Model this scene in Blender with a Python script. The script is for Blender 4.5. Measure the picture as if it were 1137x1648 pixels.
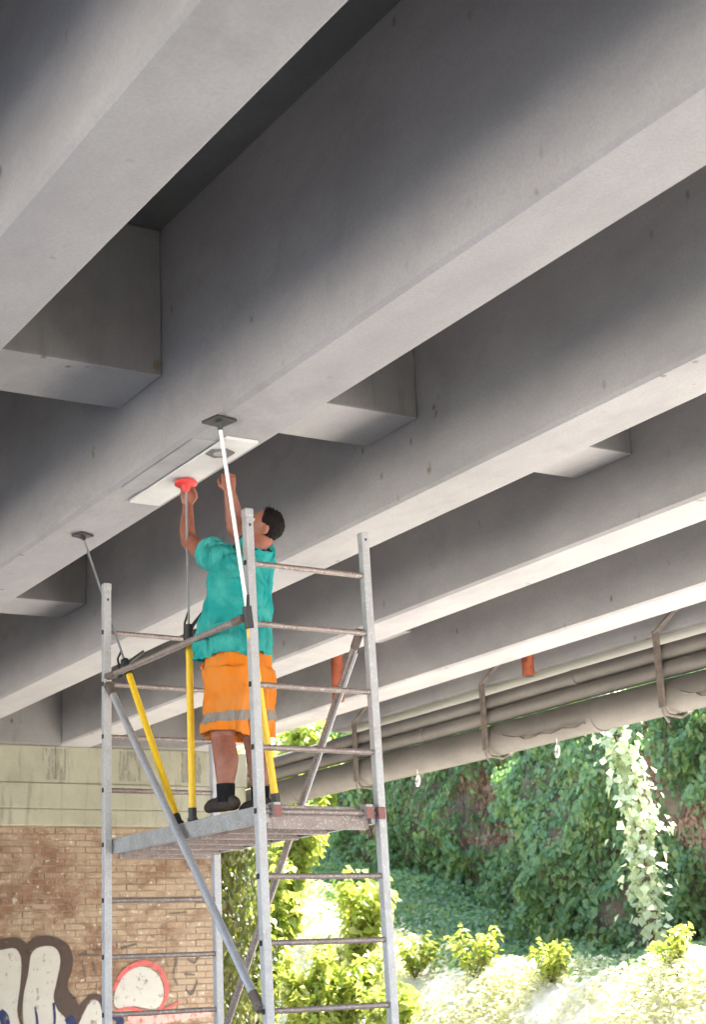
import bpy, bmesh, math, random
import numpy as np
from mathutils import Vector, Matrix, noise
from mathutils.geometry import tessellate_polygon
rad = math.radians
random.seed(7); rng = np.random.default_rng(7)
sc = bpy.context.scene; col = sc.collection
for o in list(bpy.data.objects): bpy.data.objects.remove(o)

# ------------------------------------------------------------------ camera
# world: Y runs along the girders, X across the bridge, the lens is at height 0 and the ground at -1.55
cam = bpy.data.cameras.new('camera'); camo = bpy.data.objects.new('camera', cam); col.objects.link(camo)
Rv = Vector((0.85364686, -0.51895538, -0.04441108)); Uv = Vector((-0.10901846, -0.2614018, 0.95905374)); Fv = Vector((0.50931524, 0.81385159, 0.27972055))
camo.matrix_world = Matrix(((Rv.x, Uv.x, -Fv.x, 0), (Rv.y, Uv.y, -Fv.y, 0), (Rv.z, Uv.z, -Fv.z, 0), (0, 0, 0, 1)))
cam.sensor_fit = 'VERTICAL'; cam.sensor_height = 24.0; cam.lens = 24.0 * 2597.8 / 1648.0
cam.clip_start = 0.05; cam.clip_end = 400
sc.camera = camo
cam.dof.use_dof = True; cam.dof.focus_distance = 9.3; cam.dof.aperture_fstop = 2.8

# ------------------------------------------------------------------ light
SUN_EL, SUN_AZ = 55.0, 84.0
w = bpy.data.worlds.new('World'); sc.world = w; w.use_nodes = True
nt = w.node_tree; nt.nodes.clear()
sky = nt.nodes.new('ShaderNodeTexSky'); sky.sky_type = 'NISHITA'; sky.sun_disc = False
sky.sun_elevation = rad(SUN_EL); sky.sun_rotation = rad(SUN_AZ); sky.dust_density = 2.0
bg = nt.nodes.new('ShaderNodeBackground'); bg.inputs[1].default_value = 0.14
wo = nt.nodes.new('ShaderNodeOutputWorld'); nt.links.new(sky.outputs[0], bg.inputs[0]); nt.links.new(bg.outputs[0], wo.inputs[0])
sl = bpy.data.lights.new('sun', 'SUN'); sl.energy = 5.0; sl.angle = rad(0.6); sl.color = (1.0, 0.95, 0.87)
so = bpy.data.objects.new('sun', sl); col.objects.link(so)
sd = Vector((math.sin(rad(SUN_AZ)) * math.cos(rad(SUN_EL)), math.cos(rad(SUN_AZ)) * math.cos(rad(SUN_EL)), math.sin(rad(SUN_EL))))
so.rotation_euler = sd.to_track_quat('Z', 'Y').to_euler(); so.location = (0, 0, 30)
sc.view_settings.view_transform = 'Standard'; sc.view_settings.look = 'None'
sc.view_settings.exposure = 3.05; sc.view_settings.gamma = 1.0; sc.view_settings.use_curve_mapping = False
sc.render.engine = 'CYCLES'
sc.cycles.max_bounces = 10; sc.cycles.diffuse_bounces = 7; sc.cycles.transparent_max_bounces = 24
sc.cycles.sample_clamp_indirect = 8.0

# ------------------------------------------------------------------ materials
class NB:
    def __init__(s, name):
        s.m = bpy.data.materials.new(name); s.m.use_nodes = True; s.t = s.m.node_tree; s.t.nodes.clear()
        s.out = s.n('ShaderNodeOutputMaterial')
    def n(s, typ, **kw):
        x = s.t.nodes.new(typ)
        for k, v in kw.items(): setattr(x, k, v)
        return x
    def l(s, a, b): s.t.links.new(a, b)
    def pos(s, scale=(1, 1, 1)):
        g = s.n('ShaderNodeNewGeometry'); mp = s.n('ShaderNodeMapping'); mp.inputs['Scale'].default_value = scale
        s.l(g.outputs['Position'], mp.inputs['Vector']); return mp.outputs[0]
    def noise(s, scale, detail=4, rough=.6, vec=None, dist=0):
        x = s.n('ShaderNodeTexNoise'); x.inputs['Scale'].default_value = scale; x.inputs['Detail'].default_value = detail
        x.inputs['Roughness'].default_value = rough; x.inputs['Distortion'].default_value = dist
        s.l(vec if vec else s.pos(), x.inputs['Vector']); return x.outputs['Fac']
    def ramp(s, fac, stops):
        x = s.n('ShaderNodeValToRGB'); e = x.color_ramp.elements
        while len(e) < len(stops): e.new(0.5)
        for i, (p, c) in enumerate(stops):
            e[i].position = p; e[i].color = (c if hasattr(c, '__len__') else (c, c, c)) + ((1,) if hasattr(c, '__len__') else (1,)) if hasattr(c, '__len__') else (c, c, c, 1)
        s.l(fac, x.inputs[0]); return x.outputs[0]
    def mix(s, f, a, b, mode='MIX'):
        x = s.n('ShaderNodeMix', data_type='RGBA', blend_type=mode)
        for i, v in ((0, f), (6, a), (7, b)):
            if hasattr(v, 'is_linked'): s.l(v, x.inputs[i])
            elif i == 0: x.inputs[0].default_value = v
            else: x.inputs[i].default_value = (*v, 1)
        return x.outputs[2]
    def bsdf(s, colr, rough=.7, metal=0, bump=None, bstr=.3, bdist=.01, spec=.5, **kw):
        b = s.n('ShaderNodeBsdfPrincipled')
        if hasattr(colr, 'is_linked'): s.l(colr, b.inputs['Base Color'])
        else: b.inputs['Base Color'].default_value = (*colr, 1)
        if hasattr(rough, 'is_linked'): s.l(rough, b.inputs['Roughness'])
        else: b.inputs['Roughness'].default_value = rough
        b.inputs['Metallic'].default_value = metal; b.inputs['Specular IOR Level'].default_value = spec
        if bump is not None:
            bp = s.n('ShaderNodeBump'); bp.inputs['Strength'].default_value = bstr; bp.inputs['Distance'].default_value = bdist
            s.l(bump, bp.inputs['Height']); s.l(bp.outputs[0], b.inputs['Normal'])
        s.l(b.outputs[0], s.out.inputs[0]); return b

def mat_concrete(name, base, tint, pits=True, streak=False, bstr=.25):
    m = NB(name)
    big = m.noise(.35, 5, .6, m.pos((1, .35, 1)))
    mid = m.noise(2.2, 6, .65, m.pos((1, .5, 1)))
    fine = m.noise(60, 3, .7)
    c = m.mix(m.ramp(big, [(.32, 0.), (.68, 1.)]), base, tint)
    c = m.mix(m.ramp(mid, [(.38, .0), (.68, .6)]), c, tuple(v * .72 for v in base))
    c = m.mix(m.ramp(fine, [(.3, .32), (.6, 0.)]), c, tuple(v * .6 for v in base))
    if pits:
        v = m.n('ShaderNodeTexVoronoi'); v.inputs['Scale'].default_value = 5.5; v.inputs['Randomness'].default_value = 1
        m.l(m.pos((1, 1, .6)), v.inputs['Vector'])
        dots = m.ramp(v.outputs['Distance'], [(.04, 1.), (.13, 0.)])
        sel = m.ramp(m.noise(1.3, 2), [(.50, 0.), (.60, .9)])
        k = m.n('ShaderNodeMath', operation='MULTIPLY'); m.l(dots, k.inputs[0]); m.l(sel, k.inputs[1])
        c = m.mix(k.outputs[0], c, tuple(v * .38 for v in (base[0] * 1.05, base[1] * .95, base[2] * .85)))
        v2 = m.n('ShaderNodeTexVoronoi'); v2.inputs['Scale'].default_value = 1.5; m.l(m.pos((1, 1.3, .8)), v2.inputs['Vector'])
        gr = m.noise(.55, 6, .75, m.pos((1, .6, 1.2)), .3)
        c = m.mix(m.ramp(gr, [(.56, 0.), (.70, .45)]), c, (base[0] * .5, base[1] * .48, base[2] * .45))
        k2 = m.n('ShaderNodeMath', operation='MULTIPLY'); m.l(m.ramp(v2.outputs['Distance'], [(.03, 1.), (.075, 0.)]), k2.inputs[0]); m.l(m.ramp(m.noise(20, 4), [(.4, 0.), (.55, .8)]), k2.inputs[1])
        c = m.mix(k2.outputs[0], c, (.12, .085, .05))
        st = m.noise(1.0, 5, .7, m.pos((2.2, 1.2, .5)), .8)
        c = m.mix(m.ramp(st, [(.62, 0.), (.72, .25)]), c, tuple(v * .6 for v in base))
    if streak:
        st = m.noise(3.0, 4, .7, m.pos((3.2, 3.2, .35)))
        c = m.mix(m.ramp(st, [(.55, 0.), (.72, .6)]), c, (.13, .115, .09))
    h = m.noise(25, 6, .6)
    m.bsdf(c, .82, bump=h, bstr=bstr, bdist=.006, spec=.25)
    return m.m
M = {}
M['girder'] = mat_concrete('girder_concrete', (.335, .314, .326), (.385, .368, .35))
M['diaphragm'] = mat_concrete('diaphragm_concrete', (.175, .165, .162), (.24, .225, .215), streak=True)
M['cap'] = mat_concrete('cap_concrete', (.27, .255, .195), (.34, .325, .25), pits=False, streak=True)
M['plain'] = mat_concrete('plain_concrete', (.20, .19, .18), (.25, .24, .23), pits=False)
M['deck'] = mat_concrete('dark_deck_concrete', (.13, .125, .12), (.18, .17, .165))  # slab concrete set darker than the girders all over
M['pipe'] = mat_concrete('pipe_cladding', (.125, .112, .10), (.20, .18, .16), pits=False)

def mat_simple(name, c, rough=.6, metal=0, var=.2, scale=30, bstr=.1, spec=.5):
    m = NB(name); n = m.noise(scale, 4, .6)
    cc = m.mix(m.ramp(n, [(.3, 1.), (.6, 0.)]), c, tuple(v * (1 - var) for v in c))
    m.bsdf(cc, rough, metal, bump=n, bstr=bstr, bdist=.002, spec=spec); return m.m
def mat_metal(name, c, dirt, amount=.5):
    m = NB(name); n = m.noise(9, 6, .7); n2 = m.noise(70, 3, .6)
    cc = m.mix(m.ramp(n, [(.45, 0.), (.7, amount)]), c, dirt)
    cc = m.mix(m.ramp(n2, [(.55, 0.), (.68, .5)]), cc, (.6, .58, .55))
    m.bsdf(cc, .5, .35, bump=n2, bstr=.15, bdist=.001, spec=.4); return m.m
M['alu'] = mat_metal('scaffold_aluminium', (.39, .38, .395), (.27, .245, .235))
M['chan'] = mat_metal('platform_channel', (.33, .32, .325), (.21, .19, .18), .7)
M['rung'] = mat_metal('rung_aluminium', (.27, .215, .20), (.17, .125, .115), .8)
M['tube'] = mat_metal('brace_tube', (.40, .40, .44), (.28, .27, .28))
M['ply'] = mat_simple('platform_board', (.30, .27, .24), .7, 0, .35, 12)
M['hole'] = mat_simple('hole_shade', (.025, .025, .025), .9)  # flat dark tone standing for the shade inside holes
M['yellow'] = mat_simple('yellow_tube_paint', (.80, .50, .02), .4, 0, .12, 40)
M['black'] = mat_simple('black_plastic', (.022, .021, .022), .5)
M['chrome'] = mat_simple('bright_steel_rod', (.75, .75, .74), .35, .6, .05)
M['greyrod'] = mat_simple('dull_steel_rod', (.30, .30, .30), .45, .4, .1)
M['red'] = mat_simple('red_rubber', (.62, .045, .04), .6, 0, .2)
M['redclaw'] = mat_simple('red_hook_plastic', (.24, .09, .08), .6, 0, .3)
M['orange_pipe'] = mat_simple('orange_pipe_plastic', (.34, .075, .028), .6, 0, .6, 9)
M['rust'] = mat_simple('hanger_steel', (.16, .125, .105), .8, .1, .45, 14)
M['white'] = mat_simple('white_cable', (.75, .73, .70), .6)
M['panel'] = mat_simple('primed_panel', (.55, .53, .52), .6, 0, .12, 6)
M['greytone'] = mat_simple('smear_grey', (.31, .298, .305), .6, 0, .25, 5)
M['hexpatch'] = mat_simple('dark_patch', (.15, .135, .13), .7, 0, .4, 20)
# skin
m = NB('skin'); n = m.noise(18, 4); c = m.mix(m.ramp(n, [(.35, 0.), (.7, 1.)]), (.29, .108, .068), (.21, .07, .045))
b = m.bsdf(c, .5, bump=m.noise(120, 3), bstr=.15, bdist=.002, spec=.4); b.inputs['Subsurface Weight'].default_value = .08; b.inputs['Subsurface Scale'].default_value = .01
M['skin'] = m.m
M['hair'] = mat_simple('dark_hair', (.010, .007, .006), .8, 0, .5, 90, .8, .15)
M['eye'] = mat_simple('eye_white', (.6, .57, .53), .3)
M['lip'] = mat_simple('lip_skin', (.25, .08, .06), .5)
def mat_cloth(name, c, worn, folds=14):
    m = NB(name); n = m.noise(5, 5, .65); n2 = m.noise(folds, 3, .5, m.pos((1, 1, .35)), .6); f = m.noise(400, 2)
    cc = m.mix(m.ramp(n, [(.42, 0.), (.66, .7)]), c, worn)
    cc = m.mix(m.ramp(f, [(.35, .3), (.6, 0.)]), cc, tuple(v * .6 for v in c))
    m.bsdf(cc, .9, bump=n2, bstr=1.0, bdist=.04, spec=.1); return m.m
M['teal'] = mat_cloth('teal_cotton', (.018, .27, .26), (.09, .42, .37))
M['orange'] = mat_cloth('orange_workwear', (.68, .19, .018), (.56, .24, .07), 9)
M['band'] = mat_cloth('grey_reflective_tape', (.24, .215, .20), (.30, .27, .24), 30)
M['tealdark'] = mat_cloth('dark_teal_trim', (.008, .06, .08), (.02, .08, .09))
M['shoe'] = mat_cloth('dark_shoe', (.045, .035, .032), (.09, .07, .06))
M['sock'] = mat_cloth('black_sock', (.01, .01, .014), (.02, .02, .02))
# brick: eroded orange-brown brick with remnants of pale limewash
m = NB('old_brick'); oi = m.n('ShaderNodeObjectInfo'); vec = m.pos((1, 1, 1.0))
big = m.noise(1.3, 6, .72, m.pos((1, 1, 1.4)), .6); mid = m.noise(5, 5, .7, vec); fine = m.noise(34, 4, .7, m.pos((1, 1, .5)))
c = m.mix(m.ramp(mid, [(.3, 0.), (.7, 1.)]), (.085, .042, .028), (.19, .10, .062))
c = m.mix(m.ramp(oi.outputs['Random'], [(0., 0.), (1., .4)]), c, (.19, .12, .08))
c = m.mix(m.ramp(big, [(.40, 0.05), (.54, .92)]), c, (.27, .205, .145))
c = m.mix(m.ramp(fine, [(.55, 0.), (.70, .55)]), c, (.38, .32, .25))
c = m.mix(m.ramp(m.noise(13, 3, .6), [(.62, 0.), (.68, .5)]), c, (.55, .50, .45))
m.bsdf(c, .9, bump=fine, bstr=.6, bdist=.006, spec=.15); M['brick'] = m.m
m = NB('lime_mortar'); c = m.mix(m.ramp(m.noise(3, 5), [(.35, 0.), (.65, 1.)]), (.17, .115, .08), (.25, .19, .135))
m.bsdf(c, .95, bump=m.noise(40, 4), bstr=.5, bdist=.005, spec=.1); M['joint'] = m.m
def mat_paint(name, c, wear=.5, vs=.7):
    m = NB(name); n = m.noise(16, 6, .75, m.pos((1, 1, vs)))
    b = m.bsdf(m.mix(m.ramp(m.noise(6, 4), [(.4, 0.), (.7, .4)]), c, tuple(v * .8 for v in c)), .8, spec=.2)
    tr = m.n('ShaderNodeBsdfTransparent'); mx = m.n('ShaderNodeMixShader')
    m.l(m.ramp(n, [(wear - .09, 0.), (wear + .02, 1.)]), mx.inputs[0]); m.l(tr.outputs[0], mx.inputs[1]); m.l(b.outputs[0], mx.inputs[2]); m.l(mx.outputs[0], m.out.inputs[0])
    return m.m
M['g_white'] = mat_paint('white_spray_paint', (.34, .32, .29), .40)
M['g_brown'] = mat_paint('brown_black_spray_paint', (.055, .038, .032), .41)
M['g_blue'] = mat_paint('dark_blue_spray_paint', (.02, .025, .07), .42)
M['g_red'] = mat_paint('red_spray_paint', (.40, .085, .08), .44)
M['g_pink'] = mat_paint('pink_spray_paint', (.55, .25, .22), .47)
M['g_black'] = mat_paint('thin_black_marks', (.09, .07, .06), .48)
M['oxide'] = mat_simple('red_oxide_strip', (.10, .022, .02), .7)
# ground and leaves
m = NB('dusty_ground'); c = m.mix(m.ramp(m.noise(.6, 6), [(.35, 0.), (.65, 1.)]), (.54, .52, .45), (.66, .64, .56))
c = m.mix(m.ramp(m.noise(14, 4), [(.5, 0.), (.7, .6)]), c, (.52, .50, .42))
m.bsdf(c, .95, bump=m.noise(8, 6), bstr=.6, bdist=.03, spec=.1); M['ground'] = m.m
m = NB('cliff_earth'); c = m.mix(m.ramp(m.noise(1.1, 6, .7), [(.35, 0.), (.65, 1.)]), (.20, .155, .13), (.38, .29, .24))
m.bsdf(c, .95, bump=m.noise(5, 7), bstr=1, bdist=.08, spec=.1); M['earth'] = m.m
def mat_leaf(name, cols, trans=.35, tcol=None):
    m = NB(name); g = m.n('ShaderNodeNewGeometry')
    k = len(cols); c = m.ramp(g.outputs['Random Per Island'], [(i / (k - 1), cols[i]) for i in range(k)])
    c = m.mix(m.ramp(m.noise(.8, 4), [(.4, 0.), (.65, .55)]), c, cols[0])
    c = m.mix(m.ramp(m.noise(1.7, 3), [(.52, 0.), (.68, .5)]), c, cols[-1])
    b = m.bsdf(c, .42, spec=.45)
    t = m.n('ShaderNodeBsdfTranslucent'); mx = m.n('ShaderNodeMixShader'); mx.inputs[0].default_value = trans
    tc = m.mix(1.0, c, tcol or (1.6, 1.7, .7), 'MULTIPLY'); m.l(tc, t.inputs[0])
    m.l(b.outputs[0], mx.inputs[1]); m.l(t.outputs[0], mx.inputs[2]); m.l(mx.outputs[0], m.out.inputs[0]); return m.m
M['ivy'] = mat_leaf('ivy_leaves', [(.11, .21, .105), (.16, .28, .13), (.22, .33, .13), (.14, .25, .14), (.32, .37, .11)], .38)
M['brightened'] = mat_leaf('brightened_ivy', [(.42, .48, .34), (.52, .56, .42), (.56, .60, .48), (.30, .38, .20)], .5, (1.5, 1.5, 1.1))  # ivy paled to carry full sunlight in its colour
M['olive'] = mat_leaf('olive_ivy_leaves', [(.09, .11, .03), (.13, .15, .035), (.10, .08, .04), (.16, .17, .05)], .35)
M['lime'] = mat_leaf('bright_leaves', [(.20, .28, .05), (.34, .38, .08), (.44, .44, .16), (.15, .23, .04)], .5, (1.5, 1.45, .8))
M['dry'] = mat_leaf('dry_leaves', [(.30, .17, .11), (.42, .26, .18), (.50, .34, .25)], .25, (1.2, 1.1, .9))
M['grass'] = mat_leaf('bank_herbs', [(.56, .57, .34), (.66, .65, .45), (.72, .70, .55), (.60, .61, .38)], .35, (1.2, 1.2, .8))
M['bark'] = mat_simple('bark', (.10, .07, .05), .9, 0, .4, 12, .6)

# ------------------------------------------------------------------ object helpers
def tag(o, label=None, cat=None, group=None, kind=None):
    if label: o['label'] = label
    if cat: o['category'] = cat
    if group: o['group'] = group
    if kind: o['kind'] = kind
    return o
def empty(name, loc=(0, 0, 0), rz=0):
    o = bpy.data.objects.new(name, None); o.location = loc; o.rotation_euler.z = rz; o.empty_display_size = .2
    col.objects.link(o); return o
class MB:
    def __init__(s): s.b = bmesh.new()
    def box(s, x0, x1, y0, y1, z0, z1, bev=0, T=None):
        r = bmesh.ops.create_cube(s.b, size=1)['verts']
        bmesh.ops.scale(s.b, vec=(x1 - x0, y1 - y0, z1 - z0), verts=r); bmesh.ops.translate(s.b, vec=((x0 + x1) / 2, (y0 + y1) / 2, (z0 + z1) / 2), verts=r)
        if bev:
            es = list({e for v in r for e in v.link_edges})
            rb = bmesh.ops.bevel(s.b, geom=es, offset=bev, segments=2, profile=.6, affect='EDGES')
            r = list({v for f in rb['faces'] for v in f.verts} | {v for v in r if v.is_valid})
        if T is not None: bmesh.ops.transform(s.b, matrix=T, verts=r)
        return s
    def tube(s, pts, rr, seg=12, caps=True, rxy=None):
        pts = [Vector(p) for p in pts]; n = len(pts); rr = rr if hasattr(rr, '__len__') else [rr] * n
        d0 = (pts[1] - pts[0]).normalized(); up = Vector((0, 0, 1)) if abs(d0.z) < .9 else Vector((1, 0, 0))
        a = d0.cross(up).normalized(); rings = []
        for i, p in enumerate(pts):
            d = (pts[min(i + 1, n - 1)] - pts[max(i - 1, 0)]).normalized(); a = (a - d * a.dot(d)).normalized(); bb = d.cross(a)
            rx, ry = (rr[i], rr[i]) if not hasattr(rr[i], '__len__') else rr[i]
            rings.append([s.b.verts.new(p + a * math.cos(2 * math.pi * k / seg) * rx + bb * math.sin(2 * math.pi * k / seg) * ry) for k in range(seg)])
        for q in range(n - 1):
            for k in range(seg): s.b.faces.new((rings[q][k], rings[q][(k + 1) % seg], rings[q + 1][(k + 1) % seg], rings[q + 1][k]))
        if caps: s.b.faces.new(rings[0][::-1]); s.b.faces.new(rings[-1])
        return s
    def loft(s, secs, seg=24, caps=True):
        # secs: (centre, axis a, axis b, ra, rb)
        rings = [[s.b.verts.new(Vector(c) + Vector(a) * math.cos(2 * math.pi * k / seg) * ra + Vector(b_) * math.sin(2 * math.pi * k / seg) * rb) for k in range(seg)] for c, a, b_, ra, rb in secs]
        for q in range(len(rings) - 1):
            for k in range(seg): s.b.faces.new((rings[q][k], rings[q][(k + 1) % seg], rings[q + 1][(k + 1) % seg], rings[q + 1][k]))
        if caps: s.b.faces.new(rings[0][::-1]); s.b.faces.new(rings[-1])
        return s
    def ball(s, c, r, seg=16, T=None):
        v = bmesh.ops.create_uvsphere(s.b, u_segments=seg, v_segments=seg // 2 + 2, radius=1)['verts']
        r = r if hasattr(r, '__len__') else (r, r, r)
        Mx = Matrix.Translation(Vector(c)) @ (T if T else Matrix.Identity(4)) @ Matrix.Diagonal((*r, 1))
        bmesh.ops.transform(s.b, matrix=Mx, verts=v); return s
    def build(s, name, mt, parent=None, smooth=False, loc=None):
        bmesh.ops.recalc_face_normals(s.b, faces=s.b.faces)
        me = bpy.data.meshes.new(name); s.b.to_mesh(me); s.b.free(); me.materials.append(mt)
        if smooth:
            me.polygons.foreach_set('use_smooth', [True] * len(me.polygons))
            try: me.set_sharp_from_angle(angle=rad(40))
            except Exception: pass
        o = bpy.data.objects.new(name, me); col.objects.link(o)
        if parent: o.parent = parent
        if loc: o.location = loc
        return o
def inst(src, name, parent, loc, rot=None):
    o = bpy.data.objects.new(name, src.data); o.location = loc
    if rot: o.rotation_euler = rot
    col.objects.link(o); o.parent = parent; return o
def mesh_np(name, V, F, mt, smooth=False):
    me = bpy.data.meshes.new(name); V = np.asarray(V, np.float32); F = np.asarray(F, np.int32); k = F.shape[1]
    me.vertices.add(len(V)); me.vertices.foreach_set('co', V.ravel()); me.loops.add(F.size); me.loops.foreach_set('vertex_index', F.ravel())
    me.polygons.add(len(F)); me.polygons.foreach_set('loop_start', np.arange(len(F), dtype=np.int32) * k); me.polygons.foreach_set('loop_total', np.full(len(F), k, np.int32))
    me.update(calc_edges=True); me.materials.append(mt)
    if smooth: me.polygons.foreach_set('use_smooth', [True] * len(F))
    o = bpy.data.objects.new(name, me); col.objects.link(o); return o

# ------------------------------------------------------------------ ground
GZ = -1.55
def sst(a, b, x): t = np.clip((x - a) / (b - a), 0, 1); return t * t * (3 - 2 * t)
def base_z(Y): return np.interp(Y, [0, 17.2, 18.5, 20.2, 21.2, 22.6, 24.2, 30, 45], [-.02, -.05, .0, .28, .62, 1.2, 1.6, 2.2, 3.5])
def ground_h(X, Y):
    b = GZ + (base_z(Y) - GZ) * sst(11.0, 13.2, X)
    b = b + 3.2 * sst(34, 46, Y) * sst(9.8, 13, X)
    return b
def wob(X, Y, s, seed): 
    return np.sin(X * s + seed) * np.cos(Y * s * 1.13 + seed * 2.1) * .5 + np.sin(X * s * 2.3 + seed * 3) * np.cos(Y * s * 2.1 - seed) * .25 + np.sin((X + Y) * s * 4.1 + seed * 5) * .12
xs = np.concatenate([np.linspace(-150, -20, 20), np.linspace(-19, 10, 30), np.linspace(10.3, 18, 60), np.linspace(19, 150, 20)])
ys = np.concatenate([np.linspace(-150, -12, 20), np.linspace(-10, 50, 140), np.linspace(52, 150, 16)])
GX, GY = np.meshgrid(xs, ys); H = ground_h(GX, GY) + wob(GX, GY, 1.9, 1.0) * .05
nx, ny = len(xs), len(ys); idx = np.arange(nx * ny).reshape(ny, nx)
Fq = np.stack([idx[:-1, :-1], idx[:-1, 1:], idx[1:, 1:], idx[1:, :-1]], -1).reshape(-1, 4)
tag(mesh_np('ground', np.stack([GX, GY, H], -1).reshape(-1, 3), Fq, M['ground'], True), 'dusty pale ground under the bridge rising to a sunlit bank', None, None, 'structure')

m = NB('pale_bounce_sheet'); c = m.mix(m.ramp(m.noise(1.6, 6), [(.35, 0.), (.65, 1.)]), (.60, .585, .55), (.70, .685, .65))
m.bsdf(c, .9, bump=m.noise(12, 6), bstr=.6, bdist=.02, spec=.2); M['bounce'] = m.m
gxs = np.linspace(6.4, 11.15, 12); gys = np.linspace(-40, 40, 60); QX, QY = np.meshgrid(gxs, gys); idx = np.arange(12 * 60).reshape(60, 12)  # pale sheet added out of view to bounce sunlight up onto the soffits
tag(mesh_np('bounce_sheet', np.stack([QX, QY, QX * 0 + GZ + .045], -1).reshape(-1, 3), np.stack([idx[:-1, :-1], idx[:-1, 1:], idx[1:, 1:], idx[1:, :-1]], -1).reshape(-1, 4), M['bounce'], True), 'pale gravel sheet added out of view to throw sun up onto the girders', None, None, 'structure')

# cliff beyond the bridge: a real hillside with depth
CY0, CY1 = 2.0, 31.0
def cliff_x(Y, z):
    x = 16.4 + .55 * wob(Y, z * .6, .9, 2.0) + .35 * wob(Y, z, 2.3, 4.0) - .9 * np.exp(-((Y - 19.6) / 1.3) ** 2) * sst(7, 1, z) - .05 * (z - 1)
    return x + 2.0 * sst(27.5, 31, Y)
cy = np.linspace(CY0, CY1, 150); cz = np.linspace(-1.4, 1, 50)
def cliff_top(Y): return 3.75 + .12 * np.clip(Y - 17, 0, 20)
CY, CZ = np.meshgrid(cy, (cz + 1.4) / 2.4); CZ = -1.4 + CZ * (cliff_top(CY) + 1.4); CX = cliff_x(CY, CZ)
top = np.linspace(.8, 26, 8)
CX2 = np.concatenate([CX] + [CX[-1:] + t for t in top]); CY2 = np.concatenate([CY] + [CY[-1:]] * 8); CZ2 = np.concatenate([CZ] + [CZ[-1:] + .72 * t for t in top])
n1, n2 = CY2.shape; idx = np.arange(n1 * n2).reshape(n1, n2)
Fq = np.stack([idx[:-1, :-1], idx[1:, :-1], idx[1:, 1:], idx[:-1, 1:]], -1).reshape(-1, 4)
tag(mesh_np('cliff', np.stack([CX2, CY2, CZ2], -1).reshape(-1, 3), Fq, M['earth'], True), 'brown earth cliff face behind the ivy beyond the bridge', None, None, 'structure')

# ------------------------------------------------------------------ leaves
def leaf_arrays(P, N, size, droop=.6, w=.8, jit=.8):
    n = len(P); P = np.asarray(P, float); N = np.asarray(N, float) + rng.normal(0, jit * .5, (n, 3)); N /= np.linalg.norm(N, axis=1)[:, None]
    t = rng.normal(0, 1, (n, 3)); t[:, 2] -= droop * 2.5; t -= N * (t * N).sum(1)[:, None]; t /= np.linalg.norm(t, axis=1)[:, None] + 1e-9
    b = np.cross(N, t); s = (size * rng.uniform(.6, 1.35, n))[:, None]
    base = P - t * s * .5; tip = P + t * s * .55 - N * s * .12; l = P - t * s * .1 + b * s * .5 * w + N * s * .12; r = P - t * s * .1 - b * s * .5 * w + N * s * .12
    V = np.stack([base, l, tip, r], 1).reshape(-1, 3); i = np.arange(n) * 4
    F = np.concatenate([np.stack([i, i + 1, i + 2], 1), np.stack([i, i + 2, i + 3], 1)]); return V, F
def leaves(name, P, N, size, mt, **kw):
    V, F = leaf_arrays(P, N, size, **kw); return mesh_np(name, V, F, mt)

# ivy on the cliff (hanging clumps, with bare brown hollows)
HOL = [(22.2, 3.0, .55, .45), (21.8, 2.25, 1.0, .28), (17.6, 2.6, .35, .5), (25.5, 2.9, .8, .35), (16.9, 1.9, .45, .35)]
def ivy_points(n):
    Y = rng.uniform(11, 30.5, n); z = -.1 + rng.random(n) * (cliff_top(Y) + .35)
    cl = wob(Y, z * .45, 3.1, 7.0) + .6 * wob(Y, z, 6.5, 3.0)
    keep = np.ones(n, bool)
    for hy, hz, ry, rz in HOL:
        d = ((Y - hy) / ry) ** 2 + ((z - hz) / rz) ** 2; keep &= (d > 1) | (rng.random(n) < .08 + .5 * np.clip(d - .4, 0, 1))
    keep &= rng.random(n) < np.clip(.8 + cl * .9, .12, 1)
    Y, z, cl = Y[keep], z[keep], cl[keep]
    X = cliff_x(Y, z) - .05 - np.abs(cl) * .45 - rng.random(len(Y)) * .16 * (1 + cl)
    return np.stack([X, Y, z], 1)
P = ivy_points(95000); N = np.tile([-1, -.25, .45], (len(P), 1)); n = 9000
Y = rng.uniform(11, 30.5, n); U = rng.random(n) * 4; P2 = np.stack([cliff_x(Y, cliff_top(Y)) + U, Y, cliff_top(Y) + .72 * U + rng.random(n) * .25], 1)
P = np.concatenate([P, P2]); N = np.concatenate([N, np.tile([-.5, -.2, .8], (n, 1))])
tag(leaves('cliff_ivy', P, N, .065 + .055 * rng.random(len(P)) ** 2 + .03 * (wob(P[:, 1], P[:, 2], 1.3, 2.0) > .1), M['ivy'], droop=.8), 'dense dark green ivy hanging over the shaded cliff', 'ivy', None, 'stuff')
P = []
for hy, hz, ry, rz in HOL:
    k = 420; Y = rng.normal(hy, ry * .5, k); z = rng.normal(hz, rz * .5, k); P.append(np.stack([cliff_x(Y, z) - .06 - rng.random(k) * .12, Y, z], 1))
P = np.concatenate(P)
tag(leaves('dead_leaves', P, np.tile([-1, -.3, .3], (len(P), 1)), .09, M['dry'], droop=1.2, w=.5), 'dry brown leaves caught in hollows of the ivy cliff', 'dead leaves', None, 'stuff')
# hanging bare vine stems on the cliff
vb = MB()
for k in range(60):
    y = rng.uniform(13, 29); z = rng.uniform(3, 5.5); p = [(float(cliff_x(y, z)) - .25, y, z)]
    for i in range(7): y += rng.normal(0, .07); z -= rng.uniform(.15, .4); p.append((float(cliff_x(y, z)) - .3 - rng.random() * .12, y, z))
    vb.tube(p, .008, 4)
tag(vb.build('vine_stems', M['bark']), 'thin bare vine stems trailing down the ivy cliff', 'vines', None, 'stuff')

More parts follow.
